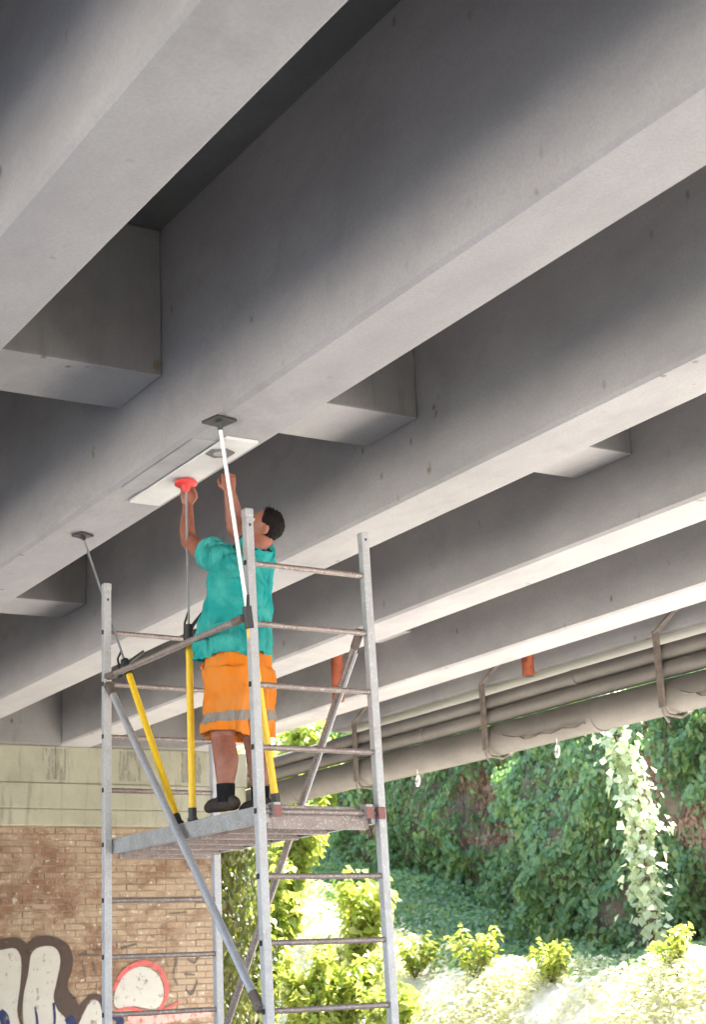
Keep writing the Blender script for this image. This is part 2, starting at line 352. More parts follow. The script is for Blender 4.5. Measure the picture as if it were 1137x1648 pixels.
# herbs covering the sunlit bank
n = 80000; X = rng.uniform(11.4, 13.9, n); Y = rng.uniform(10, 36, n); clump = wob(X, Y, 1.7, 5.0)
k = rng.random(n) < np.clip(.55 + clump, .1, 1); X, Y, clump = X[k], Y[k], clump[k]
Z = ground_h(X, Y) + rng.random(len(X)) * (.12 + .22 * np.clip(clump + .3, 0, 1))
tag(leaves('bank_herbs', np.stack([X, Y, Z], 1), np.tile([-.35, -.2, 1], (len(X), 1)), .085, M['grass'], droop=-.3, w=.6), 'pale sunlit herbs and grass on the bank below the cliff', 'herbs', None, 'stuff')

n = 30000; X = rng.uniform(12.9, 16.2, n); Y = rng.uniform(12, 30, n); k = rng.random(n) < .15 + .85 * sst(13.0, 13.7, X + .4 * wob(X, Y, 2.6, 1.0)); X, Y = X[k], Y[k]
Z = ground_h(X, Y) + rng.random(len(X)) * (.10 + .25 * np.clip(wob(X, Y, 2.4, 9.0) + .3, 0, 1)) + .12 * sst(14, 16, X)
tag(leaves('trailing_ivy', np.stack([X, Y, Z], 1), np.tile([-.6, -.35, .8], (len(X), 1)), .085, M['ivy'], droop=.3), 'trailing ivy spilling from the cliff foot over the shaded bank top', 'ivy', None, 'stuff')

def plant(name, label, cat, pos, spread, height, nleaf, size, mt, stems=7, lean=(0, 0), group=None, droop=.2, trunk=.012, w=.6, shape='up'):
    root = tag(empty(name, pos), label, cat, group); sb = MB(); P = []; N = []
    for s_ in range(stems):
        a = rng.uniform(0, 6.28); tip = Vector((math.cos(a) * spread * rng.uniform(.3, 1) + lean[0], math.sin(a) * spread * rng.uniform(.3, 1) + lean[1], height * rng.uniform(.65, 1)))
        mid = tip * .5 + Vector((0, 0, height * .15)); pts = []
        for i in range(7):
            t = i / 6; p = (Vector((0, 0, 0)) * (1 - t) ** 2 + mid * 2 * t * (1 - t) + tip * t * t) + Vector(rng.normal(0, .02 * height * t, 3)); pts.append(p)
        sb.tube(pts, [trunk * (1 - .8 * i / 6) for i in range(7)], 5)
        for i in range(nleaf // stems):
            t = rng.uniform(.12, 1) ** .8; q = pts[min(int(t * 6), 5)].lerp(pts[min(int(t * 6), 5) + 1], (t * 6) % 1)
            off = Vector(rng.normal(0, 1, 3)); off.normalize(); q = q + off * spread * .42 * rng.random() ** .6 * (.35 + t * .65)
            P.append(q); N.append((off.x * .6, off.y * .6, .8))
    V, F = leaf_arrays(P, N, size, droop=droop, w=w); f = mesh_np('foliage', V, F, mt); f.parent = root
    sb.build('stem', M['bark'], root); return root
def gz(x, y): return float(ground_h(np.float64(x), np.float64(y)))

# sunlit shrubs between the abutment and the cliff
SH = [(11.4, 21.2, .6, 3.4, 1700, .16, 'tall yellow green shrub nearest the corner of the brick wall'),
      (12.3, 22.2, .85, 3.3, 2600, .17, 'tall airy yellow green shrub behind the scaffold ladder frame'),
      (13.1, 23.6, 1.0, 3.2, 2800, .17, 'tallest yellow green shrub reaching up under the pipes'),
      (12.6, 20.6, .7, 1.5, 1400, .15, 'low bright shrub at the foot of the tall airy shrubs'),
      (11.3, 19.75, .5, 1.9, 1500, .14, 'airy shrub nearest the scaffold, beside the ivy curtain'),
      (12.0, 20.0, .6, 1.3, 1300, .14, 'low spreading shrub between airy shrub and right scaffold post'),
      (11.9, 18.6, .5, .9, 900, .13, 'lowest shrub at the bottom edge beside the right scaffold post'),
      (14.3, 25.2, 1.0, 2.4, 2000, .17, 'leafy shrub standing right against the far end of the cliff')]
for x, y, sp, h, nl, sz, lb in SH:
    plant('shrub', lb, 'shrub', (x, y, gz(x, y)), sp, h, nl, sz, M['lime'], 11, group='sunlit shrubs beyond the abutment', droop=.6, trunk=.016)
for x, y, h, lb in [(12.9, 18.1, .75, 'bushy weed with pointed pale leaves, middle of the sunlit bank'), (12.9, 16.5, .5, 'small pointed weed right of the middle of the sunlit bank'),
                    (13.0, 14.3, .5, 'pointed yellow green weed at the right end of the bank'), (12.8, 19.4, .6, 'pale weed on the bank just right of the scaffold post')]:
    plant('weed', lb, 'weed', (x, y, gz(x, y)), .42, h, 260, .13, M['lime'], 6, group='weeds along the sunlit bank', droop=-.3, trunk=.008, w=.4)
for x, y, sp, h, nl, lb in [(15.2, 31.5, 1.9, 8.2, 5200, 'broad bright yellow green tree behind the shrubs left of the cliff'), (19.6, 33.0, 2.6, 8.0, 9000, 'tall pale green tree at the far end of the cliff'), (12.6, 29.0, 1.5, 6.8, 3600, 'slim sunlit tree rising behind the brick wall corner')]:
    plant('tree', lb, 'tree', (x, y, gz(x, y)), sp, h, nl, .16, M['lime'], 16, group='sunlit trees beyond the bridge', droop=.6, trunk=.05)
# dark ivy hanging beside the wall corner
n = 5200; Y = rng.uniform(19.25, 20.3, n); X = 9.75 + rng.random(n) * .75 + .15 * np.sin(Y * 6); Z = rng.uniform(-1.5, 2.35, n)
tag(leaves('corner_ivy', np.stack([X, Y, Z], 1), np.tile([-.2, -1, .3], (n, 1)), .11, M['olive'], droop=1.4, w=.5), 'olive green ivy curtain beside the brick wall corner', 'ivy', None, 'stuff')
# ivy-covered leaning trunk standing for a sunlit strip, sun put into its leaf colour
root = tag(empty('ivy_covered_trunk', (13.95, 15.70, gz(13.95, 15.70))), 'leaning trunk wrapped in glossy ivy leaves with sunlight put into their colour', 'tree trunk')
tp = [Vector((0, 0, -.1)), Vector((.0, .02, .9)), Vector((.02, .10, 1.7)), Vector((.03, .24, 2.5)), Vector((.02, .45, 3.3)), Vector((.0, .75, 4.6)), Vector((0, 1.0, 6.0))]
MB().tube(tp, [.09, .08, .07, .065, .06, .05, .03], 8).build('trunk', M['bark'], root, True)
P = []; N = []
for i in range(1900):
    t = rng.random() * 5.99; q = tp[int(t)].lerp(tp[int(t) + 1], t % 1); a = rng.uniform(0, 6.28); rr = (.05 + .13 * rng.random() ** 1.5) * (1 + .55 * math.sin(t * 5.1 + a) * math.sin(t * 2.3)) + (.26 * rng.random() if rng.random() < .22 else 0)
    P.append(q + Vector((math.cos(a) * rr, math.sin(a) * rr * 1.15, rng.normal(0, .05)))); N.append((math.cos(a), math.sin(a), .8))
V, F = leaf_arrays(P, N, .115, droop=.7, w=.9); f = mesh_np('ivy_leaves', V, F, M['brightened']); f.parent = root

# ------------------------------------------------------------------ bridge
SOF = 2.95; DECK = 4.36; P0 = 3.745; PIT = 1.787; GW = .445; YB0, YB1 = -8.6, 19.3
bridge = tag(empty('bridge', (0, 0, 0)), 'concrete road bridge seen from below with parallel girders', 'bridge')
def girder_mesh(y0, y1, gw=GW):
    mb = MB(); ch = .022; sec = [(0, DECK), (0, SOF + ch), (ch, SOF), (gw - ch, SOF), (gw, SOF + ch), (gw, DECK)]
    nsub = 24; ys_ = [y0 + (y1 - y0) * i / nsub for i in range(nsub + 1)]
    rings = [[mb.b.verts.new((x, y, z)) for x, z in sec] for y in ys_]
    for q in range(nsub):
        for k in range(5): mb.b.faces.new((rings[q][k], rings[q][k + 1], rings[q + 1][k + 1], rings[q + 1][k]))
        mb.b.faces.new((rings[q][5], rings[q][0], rings[q + 1][0], rings[q + 1][5]))
    mb.b.faces.new(rings[0]); mb.b.faces.new(rings[-1][::-1]); return mb
g0 = girder_mesh(YB0, YB1).build('girder', M['girder'], bridge, loc=(P0, 0, 0))
gx = [P0 + PIT * k for k in range(-5, 4)]; gx.remove(P0)
for x in gx: inst(g0, 'girder', bridge, (x, 0, 0))
EX = 10.12
girder_mesh(YB0, 16.9).build('edge_girder', M['girder'], bridge, loc=(EX, 0, 0))
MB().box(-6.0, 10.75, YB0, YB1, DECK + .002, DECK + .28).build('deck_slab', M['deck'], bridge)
MB().box(-6.05, -5.8, YB0, YB1, DECK + .28, DECK + 1.1).build('parapet', M['plain'], bridge)
bay = PIT - GW
def pale_underside(o):      # undersides take the paler girder concrete, the sides a darker streaked one
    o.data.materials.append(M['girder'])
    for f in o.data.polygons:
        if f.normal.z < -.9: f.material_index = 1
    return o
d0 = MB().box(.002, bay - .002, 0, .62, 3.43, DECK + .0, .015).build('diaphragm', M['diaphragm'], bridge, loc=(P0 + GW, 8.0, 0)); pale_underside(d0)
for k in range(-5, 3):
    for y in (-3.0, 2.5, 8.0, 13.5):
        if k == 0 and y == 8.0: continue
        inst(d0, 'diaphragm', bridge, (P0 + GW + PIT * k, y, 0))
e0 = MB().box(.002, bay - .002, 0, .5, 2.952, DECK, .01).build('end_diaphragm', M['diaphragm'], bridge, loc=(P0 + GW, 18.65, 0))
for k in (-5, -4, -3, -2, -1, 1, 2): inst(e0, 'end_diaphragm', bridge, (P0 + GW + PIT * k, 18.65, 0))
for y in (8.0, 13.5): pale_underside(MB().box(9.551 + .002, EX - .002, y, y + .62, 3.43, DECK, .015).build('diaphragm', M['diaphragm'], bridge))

# abutment: stepped cap over a brick wall
ab = tag(empty('abutment', (6, 19, GZ)), 'abutment with pale stepped concrete cap above a graffitied brick wall', 'abutment')
def under(o, p):  # keep world coordinates of a mesh built in world space
    o.parent = p; o.matrix_parent_inverse = Matrix.Translation(-p.location); return o
FY = 18.78
def wb(x0, x1, y0, y1, z0, z1, nm, mt, bev=.01): return under(MB().box(x0, x1, y0, y1, z0, z1, bev).build(nm, mt), ab)
wb(-6.3, 9.93, FY, 20.3, 2.50, 2.948, 'bearing_cap', M['cap'])
wb(-6.3, 9.90, FY - .014, 20.3, 2.19, 2.497, 'cap_ledge', M['cap'], .012)
wb(-6.3, 9.62, FY - .005, 20.3, 1.985, 2.187, 'cap_base', M['cap'], .015)
WF = FY + .06   # brick face plane
wb(-6.3, 9.44, WF + .007, 20.3, GZ - .3, 1.983, 'wall_core', M['joint'], 0)
wb(9.455, 9.475, WF - .03, 19.4, GZ - .2, 1.98, 'metal_edge_strip', M['oxide'], .003)
for x in (7.28, 9.0):   # vertical casting joints in the cap
    wb(x, x + .012, FY - .003, FY + .02, 2.55, 2.945, 'casting_joint', M['rust'], 0)
M['stain'] = mat_paint('damp_stain', (.22, .205, .165), .54, .12)
for x in (7.12, 8.12, 8.98): wb(x, x + .30, FY - .004, FY + .001, 2.54, 2.92, 'damp_stain', M['stain'], 0)
bl, bh, jt = .255, .064, .012
br0 = None; cnt = 0; rest = MB(); prim = []
for r in range(46):
    z = 1.975 - (r + 1) * (bh + jt)
    if z < GZ - .1: break
    off = (bl + jt) * (.5 if r % 2 else 0)
    k = 0; x1 = 9.44
    if r % 2: prim.append((x1 - bl * .5 + .0, x1, z)); x1 -= bl * .5 + jt
    while x1 - bl > 4.0:
        prim.append((x1 - bl, x1, z)); x1 -= bl + jt
vis = [q for q in prim if q[1] > 6.55 and q[2] > -.35]
vis.sort(key=lambda q: -(q[0] * .6 + q[2])); pick = set(map(tuple, vis[:298]))
def brick_mesh(L):
    mb = MB(); mb.box(0, L, 0, .09, 0, bh)
    for v in mb.b.verts: v.co += Vector(rng.normal(0, .0022, 3))
    return mb
variants = []
for q in prim:
    L = q[1] - q[0]; y = WF + float(rng.normal(0, .003)) - (.006 if rng.random() < .06 else 0)
    if q in pick and L > .2:
        if len(variants) < 12:
            o = brick_mesh(L).build('brick', M['brick']); variants.append(o); o.parent = ab; o.location = Vector((q[0], y, q[2])) - ab.location
        else: inst(variants[int(rng.integers(12))], 'brick', ab, Vector((q[0], y, q[2])) - ab.location)
    else: rest.box(q[0], q[1], y, y + .09, q[2], q[2] + bh)
tag(under(rest.build('brick_courses', M['brick']), ab), None, None, None, 'stuff')

# graffiti: thin paint films on the brick face (px/py: metres from the frame of the wall)
GY_ = WF - .010
def gp(px, py): return (6.62 + .00812 * px, .61 + .0079 * (1520 - py) + .0002 * px)
def smooth_line(pts, n=8):
    P_ = [np.array(p, float) for p in pts]; P_ = [2 * P_[0] - P_[1]] + P_ + [2 * P_[-1] - P_[-2]]; out = []
    for i in range(1, len(P_) - 2):
        for t in np.arange(n) / n:
            a, b_, c_, d_ = P_[i - 1:i + 3]; out.append(.5 * ((2 * b_) + (-a + c_) * t + (2 * a - 5 * b_ + 4 * c_ - d_) * t * t + (-a + 3 * b_ - 3 * c_ + d_) * t ** 3))
    out.append(P_[-2]); return out
lay = [0]
def film(name, mt, poly=None, stroke=None, closed=False):
    lay[0] += 1; y = GY_ - lay[0] * .0003; mb = MB(); e = .0
    if poly:
        L = smooth_line([(*p, 0) for p in [poly[-1]] + poly + poly[:2]], 5)[5:-6]
        vs = [mb.b.verts.new((gp(p[0], p[1])[0], y, gp(p[0], p[1])[1])) for p in L]
        for t in tessellate_polygon([[Vector((p[0], p[1], 0)) for p in L]]): mb.b.faces.new([vs[q] for q in t])
    else:
        L = smooth_line(stroke, 8); va = []; vb_ = []
        for i, p in enumerate(L):
            d = L[min(i + 1, len(L) - 1)] - L[max(i - 1, 0)]; d = d[:2] / (np.linalg.norm(d[:2]) + 1e-9); nrm = np.array([-d[1], d[0]]) * max(p[2], .6) / 2
            a = gp(*(p[:2] + nrm)); b_ = gp(*(p[:2] - nrm)); yy = y - i * .000002; va.append(mb.b.verts.new((a[0], yy, a[1]))); vb_.append(mb.b.verts.new((b_[0], yy, b_[1])))
        for i in range(len(L) - 1): mb.b.faces.new((va[i], va[i + 1], vb_[i + 1], vb_[i]))
    o = under(mb.build(name, mt), ab); o['label'] = name.replace('_', ' ') + ' on the brick wall'; return o
film('graffiti_shadow_stroke', M['g_brown'], stroke=[(-30, 1522, 14), (0, 1520, 16), (28, 1521, 18), (42, 1540, 14), (38, 1580, 9), (32, 1615, 8), (36, 1645, 9), (52, 1668, 9)])
film('graffiti_shadow_stroke', M['g_brown'], stroke=[(40, 1530, 10), (58, 1519, 14), (80, 1521, 18), (97, 1535, 26), (100, 1556, 27), (93, 1580, 26), (95, 1600, 30), (108, 1617, 30), (114, 1640, 24), (98, 1662, 20)])
film('graffiti_letter_fill', M['g_white'], poly=[(-40, 1532), (0, 1528), (25, 1527), (34, 1545), (33, 1580), (29, 1615), (32, 1660), (-40, 1665)])
film('graffiti_letter_fill', M['g_white'], poly=[(50, 1535), (66, 1526), (86, 1529), (94, 1548), (88, 1580), (84, 1600), (90, 1618), (104, 1636), (92, 1660), (50, 1664), (40, 1640), (38, 1600), (45, 1565)])
film('graffiti_arch_outline', M['g_brown'], stroke=[(104, 1660, 8), (118, 1636, 11), (136, 1608, 8), (152, 1604, 8), (162, 1618, 9), (166, 1650, 10)])
film('graffiti_arch_fill', M['g_white'], poly=[(120, 1660), (132, 1624), (146, 1609), (157, 1618), (161, 1660)])
film('graffiti_blue_mark', M['g_blue'], stroke=[(3, 1614, 10), (10, 1625, 14), (16, 1650, 10)])
film('graffiti_blue_mark', M['g_blue'], stroke=[(56, 1612, 3), (59, 1630, 4), (60, 1650, 4)])
film('graffiti_blue_mark', M['g_blue'], stroke=[(84, 1608, 4), (86, 1630, 4), (84, 1650, 3)])
film('graffiti_blue_mark', M['g_blue'], stroke=[(106, 1630, 12), (112, 1642, 16), (104, 1660, 10)])
film('graffiti_blue_mark', M['g_blue'], stroke=[(160, 1606, 6), (170, 1628, 10), (190, 1642, 10), (176, 1655, 8)])
film('graffiti_round_fill', M['g_white'], poly=[(182, 1622), (180, 1600), (196, 1574), (222, 1564), (248, 1576), (259, 1600), (255, 1622), (240, 1628), (210, 1622)])
film('graffiti_red_ring', M['g_red'], stroke=[(178, 1596, 6), (190, 1576, 7), (206, 1564, 8), (228, 1559, 8), (250, 1568, 8), (262, 1588, 7), (264, 1606, 7), (258, 1622, 6), (250, 1632, 5)])
film('graffiti_red_line', M['g_red'], stroke=[(180, 1628, 4), (200, 1624, 5), (222, 1630, 6), (250, 1634, 5), (285, 1622, 4)])
film('graffiti_pink_smear', M['g_pink'], stroke=[(200, 1640, 10), (240, 1645, 14), (300, 1640, 14), (338, 1642, 10)])
for st in ([(276, 1545, 4), (281, 1560, 4), (276, 1580, 3), (282, 1595, 4)], [(300, 1558, 3), (312, 1563, 4), (322, 1552, 2)], [(294, 1580, 3), (312, 1582, 3)], [(296, 1604, 3), (306, 1610, 5), (316, 1592, 2)],
           [(122, 1541, 3), (155, 1543, 3)], [(190, 1536, 4), (215, 1530, 3)], [(268, 1487, 2), (300, 1486, 3)], [(128, 1550, 2), (133, 1575, 2)], [(146, 1552, 3), (148, 1570, 2)]):
    film('graffiti_black_scrawl', M['g_black'], stroke=st)

# ------------------------------------------------------------------ pipes under the edge girder
def long_pipe(nm, label, x, z, r, bands):
    root = tag(empty(nm, (x, 8, z)), label, 'pipe', 'service pipes hung below the bridge edge')
    ys_ = np.linspace(-9, 19.0, 29); pts = [(0, y - 8, .006 * math.sin(y * 1.2)) for y in ys_] + [(0.02, 12.6, -.03), (.05, 14.5, -.22), (.05, 16.5, -.5)]
    MB().tube(pts, r, 20).build('pipe_run', M['pipe'], root, True)
    for y in bands: MB().tube([(0, y - 8 - .05, 0), (0, y - 8 + .05, 0)], r + .008, 20).build('coupling', M['pipe'], root, True)
    return root
long_pipe('service_pipe', 'upper of the two slim service pipes, tight under the girder', 10.05 + .083, 2.775, .080, (7.5, 12.2, 16.8))
long_pipe('service_pipe', 'lower slim service pipe resting between upper slim pipe and thick pipe', 10.05 + .085, 2.620, .078, (9.3, 14.9))
long_pipe('service_pipe', 'thick pale service pipe, lowest of the three under the bridge edge', 10.05 + .165, 2.385, .164, (6.2, 12.0, 17.9))
for Yh, lb in ((10.88, 'bent steel pipe hanger nearest the right edge of the view'), (13.61, 'bent steel pipe hanger in the middle of the pipe run'), (16.2, 'bent steel pipe hanger just left of the right scaffold post'), (8.2, 'bent steel pipe hanger beyond the right edge of view')):
    if Yh < 9: continue
    t = tag(empty('pipe_hanger', (10.03, Yh, 2.9)), lb, 'hanger', 'steel hangers carrying the service pipes')
    MB().box(-.03, .0, -.035, .035, -.64, .07, .004).build('vertical_bar', M['rust'], t)
    MB().tube([(-.015, .01, .05), (.0, -.33, .24), (.085, -.36, .255)], .022, 6).build('inclined_strut', M['rust'], t)
    MB().tube([(-.015, 0, -.63), (.05, 0, -.70), (.20, 0, -.715), (.34, 0, -.65)], .016, 6).build('bottom_hook', M['rust'], t)
    MB().tube([(-.02, 0, -.63), (-.03, -.02, -.70), (-.01, -.06, -.78)], .012, 5).build('loose_end', M['plain'], t)
for Yh, k, lb in ((13.61, 1.5, 'sagging dark cable below thick pipe, middle of view'), (10.88, 1.1, 'sagging dark cable below thick pipe, at right edge')):
    cp = [(10.06 + .01 * math.sin(i * 2.1), Yh - .08 - k * i / 14, 2.43 - .14 * min(1, i / 5) + .012 * math.sin(i * 1.9)) for i in range(15)]
    tag(MB().tube(cp, .010, 5).build('cable', M['rust']), lb, 'cable', 'loose cables below the pipes')
for (x, y, z, r, lb) in ((10.06, 14.98, 2.12, .03, 'white plastic tie loop dangling left under thick pipe'), (10.06, 12.49, 2.10, .028, 'white plastic tie loop dangling under thick pipe near sunlit ivy')):
    t = tag(empty('tie_loop', (x, y, z)), lb, 'tie loop', 'white tie loops under the pipe')
    lp = [(math.sin(a) * r * .3, math.cos(a) * r, math.sin(a) * .06) for a in np.linspace(0, 6.0, 14)]
    MB().tube(lp, .012, 6).build('loop', M['white'], t, True); MB().tube([(0, 0, .05), (.01, .01, .12)], .006, 5).build('tail', M['white'], t)
# orange drain stubs
def drain(x, y, z0, lb):
    t = tag(empty('drain_pipe', (x, y, z0)), lb, 'drain pipe', 'orange drain pipes hanging from the deck')
    h = DECK - z0; MB().tube([(0, 0, .0), (0, 0, h)], .062, 16).build('pipe_body', M['orange_pipe'], t, True)
    MB().tube([(0, 0, h * .30), (0, 0, h * .30 + .10)], .072, 16).build('socket', M['orange_pipe'], t, True)
    MB().tube([(0, 0, -.002), (0, 0, .03)], .054, 16).build('bore_shade', M['hole'], t)  # dark plug for the shade inside the pipe mouth
drain(8.45, 13.95, 2.75, 'orange drain pipe hanging between girders behind the scaffold')
drain(9.86, 12.6, 2.85, 'short brownish orange drain stub above the pipes')

# ------------------------------------------------------------------ strengthening strip on the second girder
st = tag(empty('repair_panel', (4.02, 8.22, 2.93)), 'pale strip panel fixed to girder soffit above the worker', 'panel')
MB().box(-.095, .105, -.66, .67, 0, .019, .003).build('board', M['panel'], st)
MB().tube([(-.02, -.43, -.006), (-.02, -.43, .006)], .085, 6).build('hexagonal_cutout', M['hexpatch'], st)
MB().tube([(-.02, -.43, -.009), (-.02, -.43, .004)], .040, 12).build('inner_ring', M['greytone'], st)
MB().box(-.245, -.105, -.55, .45, .014, .019).build('grey_smear', M['greytone'], st)  # grey band beside the board, close to the girder colour

# ------------------------------------------------------------------ scaffold tower
ANG = rad(1.6); SXY = Vector((3.985, 7.41, 0)); LW, LL = .748, 1.87
tower = tag(empty('scaffold_tower', (SXY.x, SXY.y, GZ), ANG), 'aluminium scaffold tower with ladder frames, platform and diagonal braces', 'scaffold')
def L_(z): return z - GZ
TILT = .0165
def tilt(j, z): return (z - 2.55) * TILT if j == 0 else 0   # the near frame leans a little
PZ = {(0, 0): 2.475, (1, 0): 2.425, (0, 1): 2.49, (1, 1): 2.40}
post0 = None
for (i, j), zt in PZ.items():
    zt = L_(zt); mb = MB(); mb.box(-.024, .024, -.024, .024, .06, zt, .006); x, y = i * LW, j * LL
    p = mb.build('post', M['alu'], tower, loc=(x - tilt(j, 0), y, 0)); p.rotation_euler.y = -TILT if j == 0 else 0
    MB().box(-.0262, .0262, -.0262, .0262, zt - .035, zt + .012, .008).build('post_cap', M['alu'], p)
    MB().tube([(0, 0, .0), (0, 0, .08)], .018, 10).build('foot_spindle', M['rung'], p)
    MB().box(-.07, .07, -.07, .07, .0, .012, .002).build('base_plate', M['rung'], p)
rz = [2.185 - .329 * k for k in range(11)]
rg0 = None
for j in (0, 1):
    for z in rz:
        if rg0 is None:
            mb = MB(); mb.tube([(-.0255, 0, 0), (LW + .0255, 0, 0)], .0155, 10)
            rg0 = mb.build('rung', M['rung'], tower, True, loc=(-tilt(j, L_(z)), j * LL, L_(z))); b0 = MB().box(-.0285, -.0253, -.0115, .0115, -.0135, .0135, .001).build('rung_end_shade', M['hole'], rg0)  # small dark plates for the shade inside the rung ends
            c0 = MB().box(LW + .0253, LW + .0285, -.0115, .0115, -.0135, .0135, .001).build('rung_end_shade', M['hole'], rg0)
        else:
            o = inst(rg0, 'rung', tower, (-tilt(j, L_(z)), j * LL, L_(z)))
            inst(b0, 'rung_end_shade', o, (0, 0, 0)); inst(c0, 'rung_end_shade', o, (0, 0, 0))
    for x in (0, LW):   # bolt hole near each post top, a dark plate for its shade
        MB().box(x - .006, x + .006, -.0262, -.024, L_(2.415 - .03), L_(2.43 - .03)).build('bolt_hole_shade', M['hole'], tower, loc=(-tilt(j, L_(2.4)), j * LL, 0))
def brace(nm, a, b_, r, mt, hooks=True):
    a = Vector(a); b_ = Vector(b_); a.z = L_(a.z); b_.z = L_(b_.z)
    br = MB().tube([a, b_], r, 14).build(nm, mt, tower, True)
    for q, d in ((a, b_ - a), (b_, a - b_)):
        d = d.normalized(); h = MB(); h.tube([q - d * .01, q + d * .10], r + .004, 12); h.tube([q + Vector((.035, 0, 0)), q - Vector((.028, 0, 0))], .017, 10); h.build('brace_hook', M['rust'], br, True)
    return br
brace('guard_rail', (-.050, .03, 1.885), (.004, LL - .03, 1.90), .019, M['rung'])
brace('diagonal_brace', (-.004, LL - .04, 1.84), (-.012, .03, -.10), .023, M['tube'])
brace('diagonal_brace', (LW - .055, .03, 1.87), (LW - .055, LL - .03, -.42), .021, M['rung'])
# twin-tube brace: the second thin tube beside the first
MB().tube([(LW - .055, .075, L_(1.76)), (LW - .055, LL - .01, L_(-.42))], .010, 8).build('brace_stiffener', M['alu'], tower, True)
# platform
pf = MB().box(.06, LW - .04, .06, LL - .06, L_(.845), L_(.895), .004).build('platform_board', M['ply'], tower)
for x in (.032, LW - .055): MB().box(x, x + .028, .0, LL + .0, L_(.812), L_(.905), .006).build('side_channel', M['chan'], pf)
for k in range(6):
    y = .14 + k * (LL - .28) / 5; MB().box(.061, LW - .056, y - .02, y + .02, L_(.80), L_(.844), .004).build('cross_member', M['rung'], pf)
for y in (.028, LL - .058): MB().box(.061, LW - .056, y, y + .03, L_(.785), L_(.905), .004).build('end_channel', M['rung'], pf)
for x in (.09, LW - .085):
    for y, s in ((0, -1), (LL, 1)):
        MB().box(x - .022, x + .022, y - .032, y + .032, L_(.845), L_(.915), .006).build('hook', M['alu'], pf)
        MB().box(x - .024, x + .024, y - .036, y - .032 + .0, L_(.838), L_(.90), .0).build('hook_latch', M['redclaw'], pf)
MB().box(LW - .035, LW + .012, -.040, -.0265, L_(.835), L_(.90), .006).build('hook_latch', M['redclaw'], pf)

# ------------------------------------------------------------------ telescopic support props
def prop(lb, base, topp, ylow, yhigh, padmat, padr, rod, rr, lever, pad_tilt=0, square=True, footm='black'):
    base = Vector(base); topp = Vector(topp); d = (topp - base); Ln = d.length; dn = d.normalized()
    t = tag(empty('support_prop', base), lb, 'prop', 'telescopic props standing on the platform')
    P = lambda s_: dn * s_
    MB().tube([P(0.0), P(.015), P(.016), P(.07)], [.030, .030, .024, .024], 14).build('foot', M[footm], t, True)
    tb = MB().tube([P(.06), P(yhigh)], .0205, 16).build('yellow_tube', M['yellow'], t, True)
    MB().tube([P(yhigh - .01), P(yhigh + .11)], .026, 12).build('clamp_collar', M['black'], t, True)
    MB().tube([P(yhigh + .04) + Vector(lever) * -.25, P(yhigh + .08) + Vector(lever) * .30, P(yhigh + .09) + Vector(lever)], [.011, .012, .008], 8).build('clamp_lever', M['black'], t, True)
    MB().tube([P(yhigh + .02) - Vector(lever) * .35, P(yhigh + .15) - Vector(lever) * .28, P(yhigh + .19)], .007, 8).build('clamp_bail', M['black'], t, True)
    MB().ball(P(yhigh + .02) - Vector(lever) * .42, .016, 10).build('clamp_knob', M['black'], t, True)
    MB().tube([P(yhigh), P(Ln - .012)], rr, 10).build('rod', M[rod], t, True)
    if square:
        T = Matrix.Translation(P(Ln)) @ Matrix.Rotation(pad_tilt, 4, 'Z')
        pd = MB().box(-padr, padr, -padr, padr, -.008, .008, .003, T).build('head_pad', M[padmat], t)
        MB().tube([P(Ln - .05), P(Ln - .006)], [rr * 1.1, .020], 10).build('pad_socket', M['black'], pd, True)
    else:
        rim = [padr * (1 + .10 * math.sin(5 * a)) for a in (0, 1)]
        pd = MB().tube([P(Ln - .022), P(Ln - .014), P(Ln - .002), P(Ln + .004)], [padr * .82, padr, padr, padr * .95], 18).build('head_pad', M[padmat], t, True)
        MB().tube([P(Ln - .06), P(Ln - .02)], [.018, .034], 12).build('pad_socket', M[padmat], pd, True)
    return t
prop('yellow prop with bright rod rising behind the middle post to a black square pad', (4.12, 7.47, .90), (3.765, 7.335, 2.938), .05, .95, 'black', .068, 'chrome', .0115, (-.02, -.05, .07), rad(12))
prop('upright yellow prop beside the worker, red head held against the panel', (4.0, 8.225, .905), (4.045, 8.335, 2.915), .05, 1.02, 'red', .068, 'greyrod', .0075, (.07, -.04, .09), 0, False)
prop('leaning yellow prop near the left post with grey rod and small black pad', (4.03, 8.46, .905), (3.955, 9.73, 2.938), .05, 1.16, 'black', .052, 'greyrod', .0075, (.10, -.06, .07), rad(25))

# ------------------------------------------------------------------ worker
FW = Vector((-.24, .97, 0)).normalized(); LF = Vector((-.97, -.24, 0)).normalized(); UP = Vector((0, 0, 1))
person = tag(empty('person', (4.18, 7.95, .905)), 'worker in teal T-shirt and orange shorts reaching up overhead from the platform', 'person')
def remesh(mb, vox, sm=6, name='tmp'):
    me = bpy.data.meshes.new(name); bmesh.ops.recalc_face_normals(mb.b, faces=mb.b.faces); mb.b.to_mesh(me); mb.b.free()
    o = bpy.data.objects.new(name, me); col.objects.link(o)
    r = o.modifiers.new('r', 'REMESH'); r.mode = 'VOXEL'; r.voxel_size = vox
    s_ = o.modifiers.new('s', 'SMOOTH'); s_.factor = .6; s_.iterations = sm
    dg = bpy.context.evaluated_depsgraph_get(); m2 = bpy.data.meshes.new_from_object(o.evaluated_get(dg)); bpy.data.objects.remove(o); return m2
def finish(me, name, mt, parent):
    me.materials.clear(); me.materials.append(mt); me.polygons.foreach_set('use_smooth', [True] * len(me.polygons))
    o = bpy.data.objects.new(name, me); col.objects.link(o); o.parent = parent; o.matrix_parent_inverse = Matrix.Translation(-person.location); return o
